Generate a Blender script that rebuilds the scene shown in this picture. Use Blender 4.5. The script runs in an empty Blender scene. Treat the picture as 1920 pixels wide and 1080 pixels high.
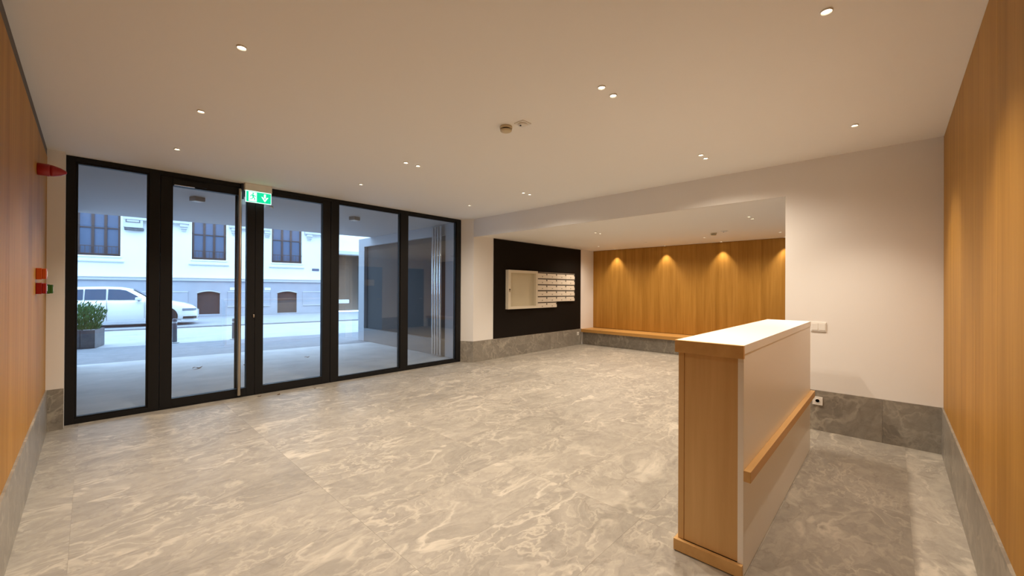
import bpy, bmesh, math, random
from mathutils import Vector, Matrix
random.seed(7)
scene = bpy.context.scene
col = scene.collection

# ---------------------------------------------------------------- camera
def setup_camera():
    f, yaw, pitch, roll = 752.52, 0.75945, 0.00324, 0.00506
    F = Vector((math.cos(yaw)*math.cos(pitch), math.sin(yaw)*math.cos(pitch), math.sin(pitch)))
    R = Vector((math.sin(yaw), -math.cos(yaw), 0)); U = R.cross(F)
    R2 = R*math.cos(roll)+U*math.sin(roll); U2 = -R*math.sin(roll)+U*math.cos(roll)
    cam = bpy.data.cameras.new('camera'); o = bpy.data.objects.new('camera', cam); col.objects.link(o)
    cam.sensor_fit = 'HORIZONTAL'; cam.sensor_width = 36; cam.lens = f/1920*36; cam.clip_start = 0.02; cam.clip_end = 300
    m = Matrix((R2, U2, -F)).transposed().to_4x4(); m.translation = (0, 0, 1.4)
    o.matrix_world = m; scene.camera = o
setup_camera()

# ---------------------------------------------------------------- light and exposure
SKY = (0.50, 0.72, 1.0); SKY_STRENGTH = 4.4
LAMP = (1.0, 0.85, 0.68)
LAMP_W = 56.0
w = bpy.data.worlds.new('overcast_sky'); scene.world = w; w.use_nodes = True
bg = w.node_tree.nodes['Background']; bg.inputs[0].default_value = (*SKY, 1); bg.inputs[1].default_value = SKY_STRENGTH
vs = scene.view_settings; vs.view_transform = 'Standard'; vs.look = 'None'; vs.exposure = 0.30; vs.gamma = 1.0; vs.use_curve_mapping = False
cy = scene.cycles
cy.use_denoising = True; cy.max_bounces = 9; cy.diffuse_bounces = 6; cy.glossy_bounces = 4; cy.transparent_max_bounces = 12
cy.sample_clamp_indirect = 5.0; cy.caustics_reflective = False; cy.caustics_refractive = False

# ---------------------------------------------------------------- dimensions
XL, XB, XW = -0.287, 5.058, 9.29          # lobby left wall, lobby back wall, alcove wood wall
YR, YE, YJ, YP, YG = -0.316, -0.50, 0.825, 5.82, 6.1055
HC, HB, HA = 2.738, 2.3965, 2.43          # lobby ceiling, bulkhead underside, alcove ceiling
HS = 0.40                                 # stone skirting height

# ---------------------------------------------------------------- helpers
class MB:
    def __init__(s): s.v = []; s.f = []; s.smooth = set()
    def poly(s, pts):
        n = len(s.v); s.v += [tuple(p) for p in pts]; s.f.append(tuple(range(n, n+len(pts)))); return s
    def box(s, a, b):
        x0, y0, z0 = [min(p, q) for p, q in zip(a, b)]; x1, y1, z1 = [max(p, q) for p, q in zip(a, b)]
        n = len(s.v)
        s.v += [(x0,y0,z0),(x1,y0,z0),(x1,y1,z0),(x0,y1,z0),(x0,y0,z1),(x1,y0,z1),(x1,y1,z1),(x0,y1,z1)]
        s.f += [tuple(n+i for i in q) for q in ((0,3,2,1),(4,5,6,7),(0,1,5,4),(1,2,6,5),(2,3,7,6),(3,0,4,7))]
        return s
    def prism(s, pts, z0, z1):                      # outline in xy, counter-clockwise
        n = len(s.v); k = len(pts)
        s.v += [(x, y, z0) for x, y in pts]+[(x, y, z1) for x, y in pts]
        s.f.append(tuple(n+i for i in reversed(range(k)))); s.f.append(tuple(n+k+i for i in range(k)))
        for i in range(k): j = (i+1) % k; s.f.append((n+i, n+j, n+k+j, n+k+i))
        return s
    def lathe(s, prof, c=(0,0,0), axis='z', seg=24):  # prof: [(r, h)], smooth sides
        n = len(s.v); k = len(prof)
        for i in range(seg):
            a = 2*math.pi*i/seg
            for r, h in prof:
                p = (r*math.cos(a), r*math.sin(a), h)
                if axis == 'x': p = (p[2], p[0], p[1])
                elif axis == 'y': p = (p[1], p[2], p[0])
                s.v.append((p[0]+c[0], p[1]+c[1], p[2]+c[2]))
        for i in range(seg):
            j = (i+1) % seg
            for q in range(k-1):
                s.smooth.add(len(s.f)); s.f.append((n+i*k+q, n+j*k+q, n+j*k+q+1, n+i*k+q+1))
        if prof[0][0] > 1e-6: s.f.append(tuple(n+i*k for i in reversed(range(seg))))
        if prof[-1][0] > 1e-6: s.f.append(tuple(n+i*k+k-1 for i in range(seg)))
        return s
    def tube(s, path, r, seg=8):
        n = len(s.v); P = [Vector(p) for p in path]
        for i, p in enumerate(P):
            d = (P[min(i+1, len(P)-1)]-P[max(i-1, 0)]).normalized()
            a = d.orthogonal().normalized() if i == 0 else (a-d*a.dot(d)).normalized()
            b = d.cross(a)
            for k in range(seg):
                t = 2*math.pi*k/seg; s.v.append(tuple(p+a*r*math.cos(t)+b*r*math.sin(t)))
        for i in range(len(P)-1):
            for k in range(seg):
                j = (k+1) % seg; s.smooth.add(len(s.f))
                s.f.append((n+i*seg+k, n+i*seg+j, n+(i+1)*seg+j, n+(i+1)*seg+k))
        s.f.append(tuple(n+k for k in reversed(range(seg)))); s.f.append(tuple(n+(len(P)-1)*seg+k for k in range(seg)))
        return s
    def mesh(s, name, bevel=0, mat=None):
        me = bpy.data.meshes.new(name); me.from_pydata(s.v, [], s.f)
        for i, p in enumerate(me.polygons): p.use_smooth = i in s.smooth
        bm = bmesh.new(); bm.from_mesh(me); bmesh.ops.recalc_face_normals(bm, faces=bm.faces)
        if bevel:
            es = [e for e in bm.edges if len(e.link_faces) == 2 and e.calc_face_angle(0) > 0.6]
            bmesh.ops.bevel(bm, geom=es, offset=bevel, segments=2, affect='EDGES', profile=0.5)
        bm.to_mesh(me); bm.free()
        if mat: me.materials.append(mat)
        return me
def link(name, me, parent=None, loc=None):
    o = bpy.data.objects.new(name, me); col.objects.link(o)
    if parent: o.parent = parent
    if loc is not None: o.location = loc
    return o
def obj(name, mb, mat, parent=None, bevel=0, loc=None):
    return link(name, mb.mesh(name, bevel, mat), parent, loc)
def tag(o, label, cat, group=None, kind=None):
    o['label'] = label; o['category'] = cat
    if group: o['group'] = group
    if kind: o['kind'] = kind
    return o
def thing(name, label, cat, loc=(0,0,0), rz=0, group=None, kind=None):
    o = bpy.data.objects.new(name, None); col.objects.link(o); o.location = loc; o.rotation_euler = (0, 0, rz)
    o.empty_display_size = 0.1
    return tag(o, label, cat, group, kind)
def struct(name, mb, mat, label, cat, bevel=0):
    return tag(obj(name, mb, mat, None, bevel), label, cat, kind='structure')
def box(a, b): return MB().box(a, b)

# ---------------------------------------------------------------- materials
def nt(name):
    m = bpy.data.materials.new(name); m.use_nodes = True; t = m.node_tree
    return m, t, t.nodes['Principled BSDF']
def plain(name, c, rough=0.5, metal=0, spec=0.5, bump=0, bscale=200, coat=0):
    m, t, b = nt(name)
    b.inputs['Base Color'].default_value = (*c, 1); b.inputs['Roughness'].default_value = rough
    b.inputs['Metallic'].default_value = metal; b.inputs['Specular IOR Level'].default_value = spec
    b.inputs['Coat Weight'].default_value = coat
    if bump:
        tc = t.nodes.new('ShaderNodeTexCoord'); n = t.nodes.new('ShaderNodeTexNoise'); n.inputs['Scale'].default_value = bscale
        bp = t.nodes.new('ShaderNodeBump'); bp.inputs['Strength'].default_value = bump; bp.inputs['Distance'].default_value = 0.002
        t.links.new(tc.outputs['Object'], n.inputs['Vector']); t.links.new(n.outputs['Fac'], bp.inputs['Height']); t.links.new(bp.outputs[0], b.inputs['Normal'])
    return m
def mottled(name, c0, c1, scale=3, rough=0.8, detail=6, bump=0.1):
    m, t, b = nt(name); L = t.links.new
    tc = t.nodes.new('ShaderNodeTexCoord'); n = t.nodes.new('ShaderNodeTexNoise'); n.inputs['Scale'].default_value = scale; n.inputs['Detail'].default_value = detail
    r = t.nodes.new('ShaderNodeValToRGB'); r.color_ramp.elements[0].color = (*c0, 1); r.color_ramp.elements[1].color = (*c1, 1)
    r.color_ramp.elements[0].position = 0.3; r.color_ramp.elements[1].position = 0.7
    L(tc.outputs['Object'], n.inputs['Vector']); L(n.outputs['Fac'], r.inputs[0]); L(r.outputs[0], b.inputs['Base Color'])
    b.inputs['Roughness'].default_value = rough
    if bump:
        bp = t.nodes.new('ShaderNodeBump'); bp.inputs['Strength'].default_value = bump; bp.inputs['Distance'].default_value = 0.01
        L(n.outputs['Fac'], bp.inputs['Height']); L(bp.outputs[0], b.inputs['Normal'])
    return m
def piece_coords(t, stretch=(1,1,1)):
    """object coordinates, shifted by a random amount for each piece"""
    L = t.links.new
    tc = t.nodes.new('ShaderNodeTexCoord'); oi = t.nodes.new('ShaderNodeObjectInfo')
    mu = t.nodes.new('ShaderNodeVectorMath'); mu.operation = 'MULTIPLY_ADD'; mu.inputs[1].default_value = stretch
    cm = t.nodes.new('ShaderNodeCombineXYZ')
    for i, k in enumerate((37.0, 91.0, 53.0)):
        q = t.nodes.new('ShaderNodeMath'); q.operation = 'MULTIPLY'; q.inputs[1].default_value = k; L(oi.outputs['Random'], q.inputs[0]); L(q.outputs[0], cm.inputs[i])
    L(tc.outputs['Object'], mu.inputs[0]); L(cm.outputs[0], mu.inputs[2])
    return mu.outputs[0], oi.outputs['Random']
def ramp(t, src, stops):
    r = t.nodes.new('ShaderNodeValToRGB'); e = r.color_ramp.elements
    while len(e) < len(stops): e.new(0.5)
    for i, (p, c) in enumerate(stops): e[i].position = p; e[i].color = (*c, 1)
    t.links.new(src, r.inputs[0]); return r.outputs[0]
def noise(t, vec, scale, detail=6, rough=0.55, dist=0):
    n = t.nodes.new('ShaderNodeTexNoise'); n.inputs['Scale'].default_value = scale; n.inputs['Detail'].default_value = detail
    n.inputs['Roughness'].default_value = rough; n.inputs['Distortion'].default_value = dist
    t.links.new(vec, n.inputs['Vector']); return n.outputs['Fac']
def mixc(t, fac, a, b, mode='MIX'):
    m = t.nodes.new('ShaderNodeMix'); m.data_type = 'RGBA'; m.blend_type = mode
    if isinstance(fac, float): m.inputs[0].default_value = fac
    else: t.links.new(fac, m.inputs[0])
    for i, q in ((6, a), (7, b)):
        if isinstance(q, tuple): m.inputs[i].default_value = (*q, 1)
        else: t.links.new(q, m.inputs[i])
    return m.outputs[2]
def stone(name, k=1.0, rough=0.32, veins=1.0):
    m, t, b = nt(name); L = t.links.new
    v, rnd = piece_coords(t, (0.8, 1.25, 1.0))
    def c(r, g, bl): return (r*k, g*k, bl*k)
    def warp(vec, scale, amt):
        n = t.nodes.new('ShaderNodeTexNoise'); n.inputs['Scale'].default_value = scale; n.inputs['Detail'].default_value = 5; L(vec, n.inputs['Vector'])
        s = t.nodes.new('ShaderNodeVectorMath'); s.operation = 'MULTIPLY_ADD'; s.inputs[1].default_value = (amt,)*3
        L(n.outputs['Color'], s.inputs[0]); L(vec, s.inputs[2]); return s.outputs[0]
    w1 = warp(v, 1.8, 0.55); w2 = warp(warp(w1, 6.0, 0.13), 24.0, 0.03)
    base = ramp(t, noise(t, w1, 1.5, 8, 0.62), [(0.28, c(.39,.35,.30)), (0.46, c(.445,.405,.345)), (0.58, c(.475,.432,.365)), (0.75, c(.55,.50,.42))])
    vo = t.nodes.new('ShaderNodeTexVoronoi'); vo.inputs['Scale'].default_value = 5.0; L(w2, vo.inputs['Vector'])
    sp = t.nodes.new('ShaderNodeSeparateColor'); L(vo.outputs['Color'], sp.inputs[0])
    shard = ramp(t, sp.outputs[0], [(0, c(.31,.28,.24)), (0.45, c(.45,.412,.355)), (1, c(.55,.50,.425))])
    mix = mixc(t, 0.36, base, shard)
    fine = ramp(t, noise(t, w2, 14, 8, 0.7), [(0.34, (.84,.83,.82)), (0.52, (1.0,1.0,1.0)), (0.68, (1.16,1.15,1.12))])
    mix = mixc(t, 1.0, mix, fine, 'MULTIPLY')
    def vein(vec, scale, w0, w1_):
        n = noise(t, vec, scale, 3, 0.5)
        a = t.nodes.new('ShaderNodeMath'); a.operation = 'SUBTRACT'; a.inputs[1].default_value = 0.5; L(n, a.inputs[0])
        ab = t.nodes.new('ShaderNodeMath'); ab.operation = 'ABSOLUTE'; L(a.outputs[0], ab.inputs[0])
        return ramp(t, ab.outputs[0], [(w0, (1,1,1)), (w1_, (0,0,0))])
    mask = ramp(t, noise(t, v, 2.2, 4, 0.55), [(0.42, (0,0,0)), (0.62, (.95*veins,)*3)])
    mix = mixc(t, mixc(t, 1.0, vein(w2, 2.0, 0.002, 0.030), mask, 'MULTIPLY'), mix, c(.80,.73,.61))
    mask2 = ramp(t, noise(t, w1, 1.3, 3), [(0.40, (0,0,0)), (0.60, (.85*veins,)*3)])
    mix = mixc(t, mixc(t, 1.0, vein(w2, 6.5, 0.0, 0.036), mask2, 'MULTIPLY'), mix, c(.74,.67,.55))
    mask3 = ramp(t, noise(t, v, 3.1, 3), [(0.52, (0,0,0)), (0.68, (.6*veins,)*3)])
    mix = mixc(t, mixc(t, 1.0, vein(w2, 3.3, 0.0, 0.012), mask3, 'MULTIPLY'), mix, c(.22,.18,.14))
    mix = mixc(t, 1.0, mix, ramp(t, rnd, [(0, (.94,.94,.94)), (1, (1.05,1.05,1.05))]), 'MULTIPLY')
    L(mix, b.inputs['Base Color']); b.inputs['Roughness'].default_value = rough
    return m
def wood(name, dark, light, tone=0.10, rough=0.5, axis=2, grain=1.0):
    m, t, b = nt(name)
    st = [26.0*grain]*3; st[axis] = 1.3*grain
    v, rnd = piece_coords(t, tuple(st))
    g = noise(t, v, 1.0, 6, 0.62, 0.4)
    g2 = noise(t, v, 0.22, 3, 0.5, 0.8)
    a = mixc(t, 0.5, ramp(t, g, [(0.3, dark), (0.7, light)]), ramp(t, g2, [(0.35, dark), (0.65, light)]))
    a = mixc(t, 1.0, a, ramp(t, rnd, [(0, (1-tone,)*3), (1, (1+tone,)*3)]), 'MULTIPLY')
    t.links.new(a, b.inputs['Base Color']); b.inputs['Roughness'].default_value = rough; b.inputs['Specular IOR Level'].default_value = 0.16
    bp = t.nodes.new('ShaderNodeBump'); bp.inputs['Strength'].default_value = 0.06; bp.inputs['Distance'].default_value = 0.002
    t.links.new(g, bp.inputs['Height']); t.links.new(bp.outputs[0], b.inputs['Normal'])
    return m
def glass(name, tint=(0.95,0.97,0.98), r0=0.095, rough=0.0):
    m = bpy.data.materials.new(name); m.use_nodes = True; t = m.node_tree; t.nodes.clear(); L = t.links.new
    out = t.nodes.new('ShaderNodeOutputMaterial'); mx = t.nodes.new('ShaderNodeMixShader')
    tr = t.nodes.new('ShaderNodeBsdfTransparent'); tr.inputs[0].default_value = (*tint, 1)
    gl = t.nodes.new('ShaderNodeBsdfGlossy'); gl.inputs['Roughness'].default_value = rough
    lw = t.nodes.new('ShaderNodeLayerWeight'); lw.inputs[0].default_value = 0.5
    p = t.nodes.new('ShaderNodeMath'); p.operation = 'POWER'; p.inputs[1].default_value = 5; L(lw.outputs['Facing'], p.inputs[0])
    q = t.nodes.new('ShaderNodeMath'); q.operation = 'MULTIPLY_ADD'; q.inputs[1].default_value = 1-r0; q.inputs[2].default_value = r0; L(p.outputs[0], q.inputs[0])
    L(q.outputs[0], mx.inputs[0]); L(tr.outputs[0], mx.inputs[1]); L(gl.outputs[0], mx.inputs[2]); L(mx.outputs[0], out.inputs[0])
    return m
def emit(name, c, s):
    m, t, b = nt(name); b.inputs['Base Color'].default_value = (*c, 1)
    b.inputs['Emission Color'].default_value = (*c, 1); b.inputs['Emission Strength'].default_value = s; return m

M = {}
M['paint'] = plain('white_wall_paint', (.80,.78,.755), 0.7, bump=0.03)
M['ceil'] = plain('white_ceiling_paint', (.90,.885,.86), 0.8)
M['stone'] = stone('beige_grey_marble_floor', 0.70, 0.5, 0.80)
M['skirt'] = stone('grey_marble_skirting', 0.56, 0.36, 0.8)
M['joint'] = plain('tile_joint', (.36,.335,.29), 0.8)
M['oak'] = wood('honey_oak_veneer', (.32,.150,.022), (.485,.25,.052), 0.05)
M['gap'] = plain('dark_shadow_gap', (.035,.022,.014), 0.7)
M['desk_wood'] = wood('light_oak_desk', (.56,.345,.145), (.69,.455,.21), 0.05, 0.45)
M['desk_edge'] = wood('light_oak_edge', (.55,.33,.13), (.66,.42,.18), 0.05, 0.42, axis=0)
M['laminate'] = plain('white_laminate', (.86,.84,.80), 0.35)
M['bench_wood'] = wood('light_oak_bench', (.46,.235,.065), (.62,.345,.11), 0.04, 0.4, axis=1)
M['black'] = plain('black_aluminium', (.008,.0075,.008), 0.5, spec=0.25)
M['blackpanel'] = plain('black_panel', (.009,.006,.004), 0.8, spec=0.15)
M['glass'] = glass('window_glass')
M['steel'] = plain('brushed_steel', (.55,.49,.42), 0.3, 1.0)
M['chrome'] = plain('polished_chrome', (.85,.85,.86), 0.07, 1.0)
M['white_plastic'] = plain('white_plastic', (.80,.78,.74), 0.4)
M['cream_plastic'] = plain('cream_plastic', (.62,.52,.34), 0.45)
M['dark_plastic'] = plain('dark_plastic', (.02,.018,.016), 0.4)
M['mail'] = plain('white_metal_mailbox', (.78,.72,.62), 0.35)
M['cab'] = plain('cream_cabinet', (.74,.68,.55), 0.4)
M['cab_back'] = plain('cream_cabinet_back', (.62,.56,.41), 0.6)
M['red'] = plain('red_plastic', (.30,.004,.006), 0.35)
M['orange'] = plain('orange_plastic', (.55,.09,.012), 0.35)
M['green'] = plain('green_plastic', (.03,.12,.02), 0.35)
M['lens'] = emit('downlight_lens', (1,.86,.62), 14)
M['trim'] = plain('downlight_trim', (.80,.77,.72), 0.5)
M['sign_green'] = emit('sign_green', (.0,.55,.27), 1.0)
M['sign_white'] = emit('sign_white', (.72,1,.92), 1.0)
M['blue_door'] = plain('blue_grey_door', (.15,.30,.58), 0.4)
M['dark_door'] = plain('dark_grey_door', (.022,.022,.024), 0.45)
M['soffit'] = plain('grey_soffit', (.52,.52,.54), 0.8)
M['concrete'] = mottled('pale_concrete', (.42,.42,.43), (.52,.52,.52), 2.5, 0.75)
M['asphalt'] = mottled('grey_pavement', (.19,.20,.22), (.24,.25,.275), 4, 0.85)
M['road'] = mottled('worn_road', (.38,.39,.41), (.46,.47,.49), 1.5, 0.8)
M['kerb'] = mottled('kerb_stone', (.10,.105,.115), (.16,.165,.18), 6, 0.85)
M['far_pave'] = mottled('far_pavement', (.30,.32,.35), (.36,.38,.41), 2, 0.85)
M['render'] = plain('white_render', (.84,.86,.83), 0.8)
M['plinth'] = mottled('grey_plinth_render', (.36,.39,.44), (.42,.45,.50), 1.5, 0.85)
M['moulding'] = plain('pale_moulding', (.55,.58,.60), 0.8)
M['win_frame'] = plain('brown_window_frame', (.075,.050,.045), 0.5)
M['win_pane'] = plain('house_window_pane', (.10,.14,.22), 0.12, 0, 0.6)
M['cellar'] = plain('dark_cellar_shutter', (.045,.033,.035), 0.6)
M['gate_dark'] = plain('brown_gateway', (.12,.095,.075), 0.7)
M['car_paint'] = plain('white_car_paint', (.84,.86,.85), 0.15, coat=0.6)
M['car_glass'] = plain('car_glass', (.045,.075,.13), 0.06, 0, 1.0)
M['tyre'] = plain('tyre_rubber', (.02,.018,.02), 0.8)
M['alloy'] = plain('alloy_rim', (.62,.64,.66), 0.3, 0.8)
M['lamp_glass'] = plain('headlamp', (.22,.27,.32), 0.1)
M['planter'] = mottled('dark_zinc_planter', (.06,.06,.075), (.12,.11,.11), 5, 0.45, bump=0)
M['soil'] = plain('soil', (.05,.04,.03), 0.9)
M['leaf'] = mottled('green_leaf', (.03,.11,.03), (.09,.24,.06), 9, 0.55, bump=0)
M['bollard'] = plain('grey_bollard', (.10,.11,.14), 0.45)
M['dry_leaf'] = plain('dry_brown_leaf', (.16,.09,.045), 0.8)
M['passage_wall'] = plain('grey_passage_wall', (.40,.41,.44), 0.7)
M['passage_panel'] = plain('dark_framed_panel', (.05,.045,.045), 0.6, spec=0.2)
M['paper'] = plain('white_notice_paper', (.75,.74,.72), 0.6)
M['wire_dark'] = plain('dark_ink', (.10,.11,.13), 0.6)

# ================================================================ THE ROOM
# ---- floor with individual tiles
floor = struct('floor', MB().prism([(XL,YR),(XB+.1,YR),(XB+.1,YE),(XW,YE),(XW,YP),(XB,YP),(XB,6.16),(XL,6.16)], -0.25, -0.0015), M['joint'],
               'beige grey marble tiled lobby floor running into the alcove', 'floor')
def clip_tiles():
    J = 0.0004
    x0s, y0s, tx, ty = -0.067-1.2, -0.08-1.2, 1.2, 0.6
    cache = {}
    def add(xa, xb, ya, yb):
        if xb-xa < 0.01 or yb-ya < 0.01: return
        sx, sy = xb-xa-2*J, yb-ya-2*J; key = (round(sx,4), round(sy,4))
        if key not in cache: cache[key] = box((-sx/2,-sy/2,-0.012), (sx/2,sy/2,0)).mesh('tile', 0, M['stone'])
        o = link('tile', cache[key], floor, ((xa+xb)/2, (ya+yb)/2, 0))
    i = 0
    while x0s+i*tx < XW:
        xa, xb = x0s+i*tx, x0s+(i+1)*tx
        j = 0
        while y0s+j*ty < 6.2:
            ya, yb = y0s+j*ty, y0s+(j+1)*ty
            # lobby part
            a, b = max(xa, XL), min(xb, XB)
            if b > a: add(a, b, max(ya, YR), min(yb, 6.06)) if min(yb, 6.06) > max(ya, YR) else None
            # alcove part
            a, b = max(xa, XB), min(xb, XW)
            if b > a: add(a, b, max(ya, YE), min(yb, YP)) if min(yb, YP) > max(ya, YE) else None
            j += 1
        i += 1
clip_tiles()

# ---- ceilings
ceil = struct('ceiling', box((XL-.1,YR-.1,HC), (XB+.2,6.3,HC+.3)), M['ceil'], 'flat white painted ceiling over the lobby', 'ceiling')
struct('ceiling_alcove', MB().box((XB+.2,YE-.1,HA), (XW+.1,YP+.1,HC+.3)), M['ceil'], 'lower white ceiling over the seating alcove', 'ceiling')
def bulkhead():
    mb = MB(); q = [(XB,HB),(XB+.2,HA),(XB+.2,HC),(XB,HC)]
    mb.v = [(x,YJ,z) for x, z in q]+[(x,YP,z) for x, z in q]; mb.f = [(0,1,2,3),(7,6,5,4),(0,4,5,1),(1,5,6,2),(2,6,7,3),(3,7,4,0)]
    return mb
struct('trim_bulkhead', bulkhead(), M['paint'], 'white bulkhead beam over the alcove opening', 'beam')

# ---- walls
def wood_wall(name, label, origin, length, z0, z1, direction, normal, pw, start=0.0, th=0.018):
    """backing wall with separate veneer boards standing on it"""
    d = Vector(direction); n = Vector(normal); o0 = Vector(origin)
    p = [o0-n*0.12-d*0.1, o0+d*(length+0.1)-n*th]
    back = struct(name, MB().box((p[0].x,p[0].y,0), (p[1].x,p[1].y,HC+0.05 if z1 > HB+0.1 else HA+.05)), M['gap'], label, 'wall')
    cache = {}
    s = -start
    while s < length:
        a, b = max(s, 0), min(s+pw, length)
        if b-a > 0.01:
            key = round(b-a, 4)
            if key not in cache:
                ww = (b-a)/2-0.0006
                lo, hi = -d*ww-n*th, d*ww
                cache[key] = box((lo.x,lo.y,-(z1-z0)/2), (hi.x,hi.y,(z1-z0)/2)).mesh('wood_panel', 0, M['oak'])
            c = o0+d*((a+b)/2)
            link('wood_panel', cache[key], back, (c.x, c.y, (z0+z1)/2))
        s += pw
    return back
wood_wall('wall_left', 'honey oak panelled wall beside the entrance glazing', (XL,YR,0), 5.94-YR, HS, HC-0.082, (0,1,0), (1,0,0), 0.62, 0.1)
struct('trim_2', box((XL-.017,YR+.001,HC-.081), (XL-.002,5.939,HC-.001)), plain('dark_bronze_strip', (.05,.030,.018), .5), 'dark strip between the left oak wall and the ceiling', 'trim')
wood_wall('wall_right', 'honey oak panelled wall behind the reception desk', (XL,YR,0), XB-XL, HS, HC-0.004, (1,0,0), (0,1,0), 0.62, 0.2)
wood_wall('wall_alcove', 'spotlit honey oak panelled wall above the alcove bench', (XW,YE,0), YP-YE, HS, HA-0.004, (0,1,0), (-1,0,0), 0.42, 0.1)
struct('wall_back', box((XB,YR-.1,0), (XB+.2,YJ,HC)), M['paint'], 'white painted wall with a switch plate behind the desk', 'wall')
struct('wall_pillar', MB().prism([(XB,YP),(XB,YP+.0005),(4.945,6.05),(4.945,6.3),(5.9,6.3),(5.9,YP)][::-1], 0, HC), M['paint'], 'white pillar between the glazing and the mailbox wall', 'wall')
struct('wall_mailbox', box((5.9,YP,0), (XW+.1,YP+.25,HA+.05)), M['paint'], 'white alcove side wall behind the black mailbox panel', 'wall')
struct('wall_stub', box((XL-.1,5.94,0), (-0.168,6.3,HC)), M['paint'], 'narrow cream wall strip left of the entrance glazing', 'wall')
struct('wall_end', box((XB+.2,YE-.12,0), (XW+.1,YE,HA)), M['paint'], 'white alcove end wall with two doors seen mirrored in the glazing', 'wall')

# ---- stone skirtings, slab by slab
def skirting(name, label, origin, length, direction, normal, slab=1.2, start=0.0, th=0.012, h=HS):
    d = Vector(direction); n = Vector(normal); o0 = Vector(origin)
    base = thing(name, label, 'skirting', kind='structure')
    s = -start
    while s < length-1e-6:
        a, b = max(s, 0), min(s+slab, length)
        if b-a > 0.004:
            ww = (b-a)/2-0.0006
            lo, hi = -d*ww, d*ww+n*th
            c = o0+d*((a+b)/2)
            obj('stone_slab', box((lo.x,lo.y,-h/2), (hi.x,hi.y,h/2)), M['skirt'], base, 0, (c.x,c.y,h/2+0.0004))
        s += slab
    return base
skirting('baseboard_left', 'grey marble skirting along the left oak wall', (XL,YR+.02,0), 5.94-YR-.02, (0,1,0), (1,0,0), 1.2, 0.5)
skirting('baseboard_right', 'grey marble skirting along the right oak wall', (XL+.02,YR,0), XB-XL-.035, (1,0,0), (0,1,0), 1.2, 0.3)
skirting('baseboard_back', 'grey marble skirting below the white back wall', (XB,YR,0), YJ-YR, (0,1,0), (-1,0,0), 1.2, 1.2-(0.071-YR))
pd = Vector((4.945-XB, 6.05-YP, 0)); pl = pd.length; pd.normalize()
def pillar_skirt():
    base = thing('baseboard_pillar', 'grey marble skirting around the white pillar', 'skirting', kind='structure')
    th = 0.012; n = Vector((-pd.y, pd.x, 0))
    a = Vector((XB, YP-th, 0)); 
    q = [(XB-th, YP-th), (XB-th+pd.x*pl, YP+pd.y*pl), (XB+pd.x*pl, YP+pd.y*pl), (XB, YP), (XB, YP-th)]
    obj('stone_slab', MB().prism(q, 0.0004, HS), M['skirt'], base)
pillar_skirt()
skirting('baseboard_mailbox', 'grey marble skirting below the black mailbox panel', (XB,YP,0), 8.72-XB, (1,0,0), (0,-1,0), 1.2, 0.0)
skirting('baseboard_stub', 'short marble skirting left of the entrance glazing', (XL+.012,5.94,0), 0.119-.012, (1,0,0), (0,-1,0))
for nm, lb, xa, ln in (('baseboard_end','grey marble skirting beside the blue door', 5.258, .78), ('baseboard_end','grey marble skirting between the two alcove doors', 6.90, .82)):
    skirting(nm, lb, (xa,YE,0), ln, (1,0,0), (0,1,0), 1.2)

# ---- black panel
tag(obj('mailbox_backboard', box((5.585,YP-.014,HS+.004), (8.672,YP-.0005,HA-.012)), M['blackpanel'], None, 0.0015), 'tall matte black panel on the alcove wall behind the mailboxes', 'panel')

# ---- bench
bench = thing('bench', 'long oak topped bench with grey stone front along the alcove wall', 'bench', (8.72, 2.6, 0))
def bpt(nm, a, b, m, bev=0): return obj(nm, box((a[0]-8.72,a[1]-2.6,a[2]), (b[0]-8.72,b[1]-2.6,b[2])), m, bench, bev)
bpt('seat', (8.70, YE+.002, 0.315), (XW-.001, YP-.002, 0.392), M['bench_wood'], 0.003)
yy = YE+.002
while yy < YP-.01:
    y2 = min(yy+1.2, YP-.002)
    c = ((8.80-8.72), (yy+y2)/2-2.6, 0.157)
    obj('stone_slab', box((0,-(y2-yy)/2+.0006,-.1565), (.02,(y2-yy)/2-.0006,.1575)), M['skirt'], bench, 0, c)
    yy += 1.2
bpt('support', (8.821, YE+.002, 0.001), (XW-.02, YP-.002, 0.315), M['gap'])

# ================================================================ ENTRANCE GLAZING
YF0, YF1 = 6.06, 6.15
frame = thing('trim_1', 'black aluminium frame of the entrance glazing', 'frame', (2.4, YG, 0), kind='structure')
def fr(nm, x0, x1, z0, z1, y0=YF0, y1=YF1): return obj(nm, box((x0-2.4,y0-YG,z0), (x1-2.4,y1-YG,z1)), M['black'], frame, 0.002)
HG = HC-0.002
fr('post', -0.167, -0.10, 0.001, HG); fr('post', 0.458, 0.552, 0.001, HG); fr('post', 2.47, 2.583, 0.001, HG)
fr('post', 3.636, 3.777, 0.001, HG); fr('post', 4.835, 4.942, 0.001, HG)
for a, b in ((-.10,.458), (.552,2.47), (2.583,3.636), (3.777,4.835)):
    fr('head_rail', a, b, HC-.052, HG)
    if a != .552: fr('sill_rail', a, b, 0.001, 0.052)
fr('threshold', .552, 2.47, 0.001, 0.010)
def fixed(n, x0, x1, label):
    wdw = thing('window_%d' % n, label, 'window', ((x0+x1)/2, YG, 0), kind='structure')
    c = (x0+x1)/2
    for a, b, z0, z1 in ((x0,x0+.016,.053,HC-.053), (x1-.016,x1,.053,HC-.053), (x0+.016,x1-.016,.053,.069), (x0+.016,x1-.016,HC-.069,HC-.053)):
        obj('glazing_bead', box((a-c,-.028,z0), (b-c,.028,z1)), M['black'], wdw, 0.001)
    obj('pane', box((x0+.014-c,-.009,.067), (x1-.014-c,.009,HC-.067)), M['glass'], wdw)
fixed(1, -.10, .458, 'narrow fixed glass pane left of the entrance doors')
fixed(2, 2.583, 3.636, 'fixed glass pane directly right of the entrance doors')
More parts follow.
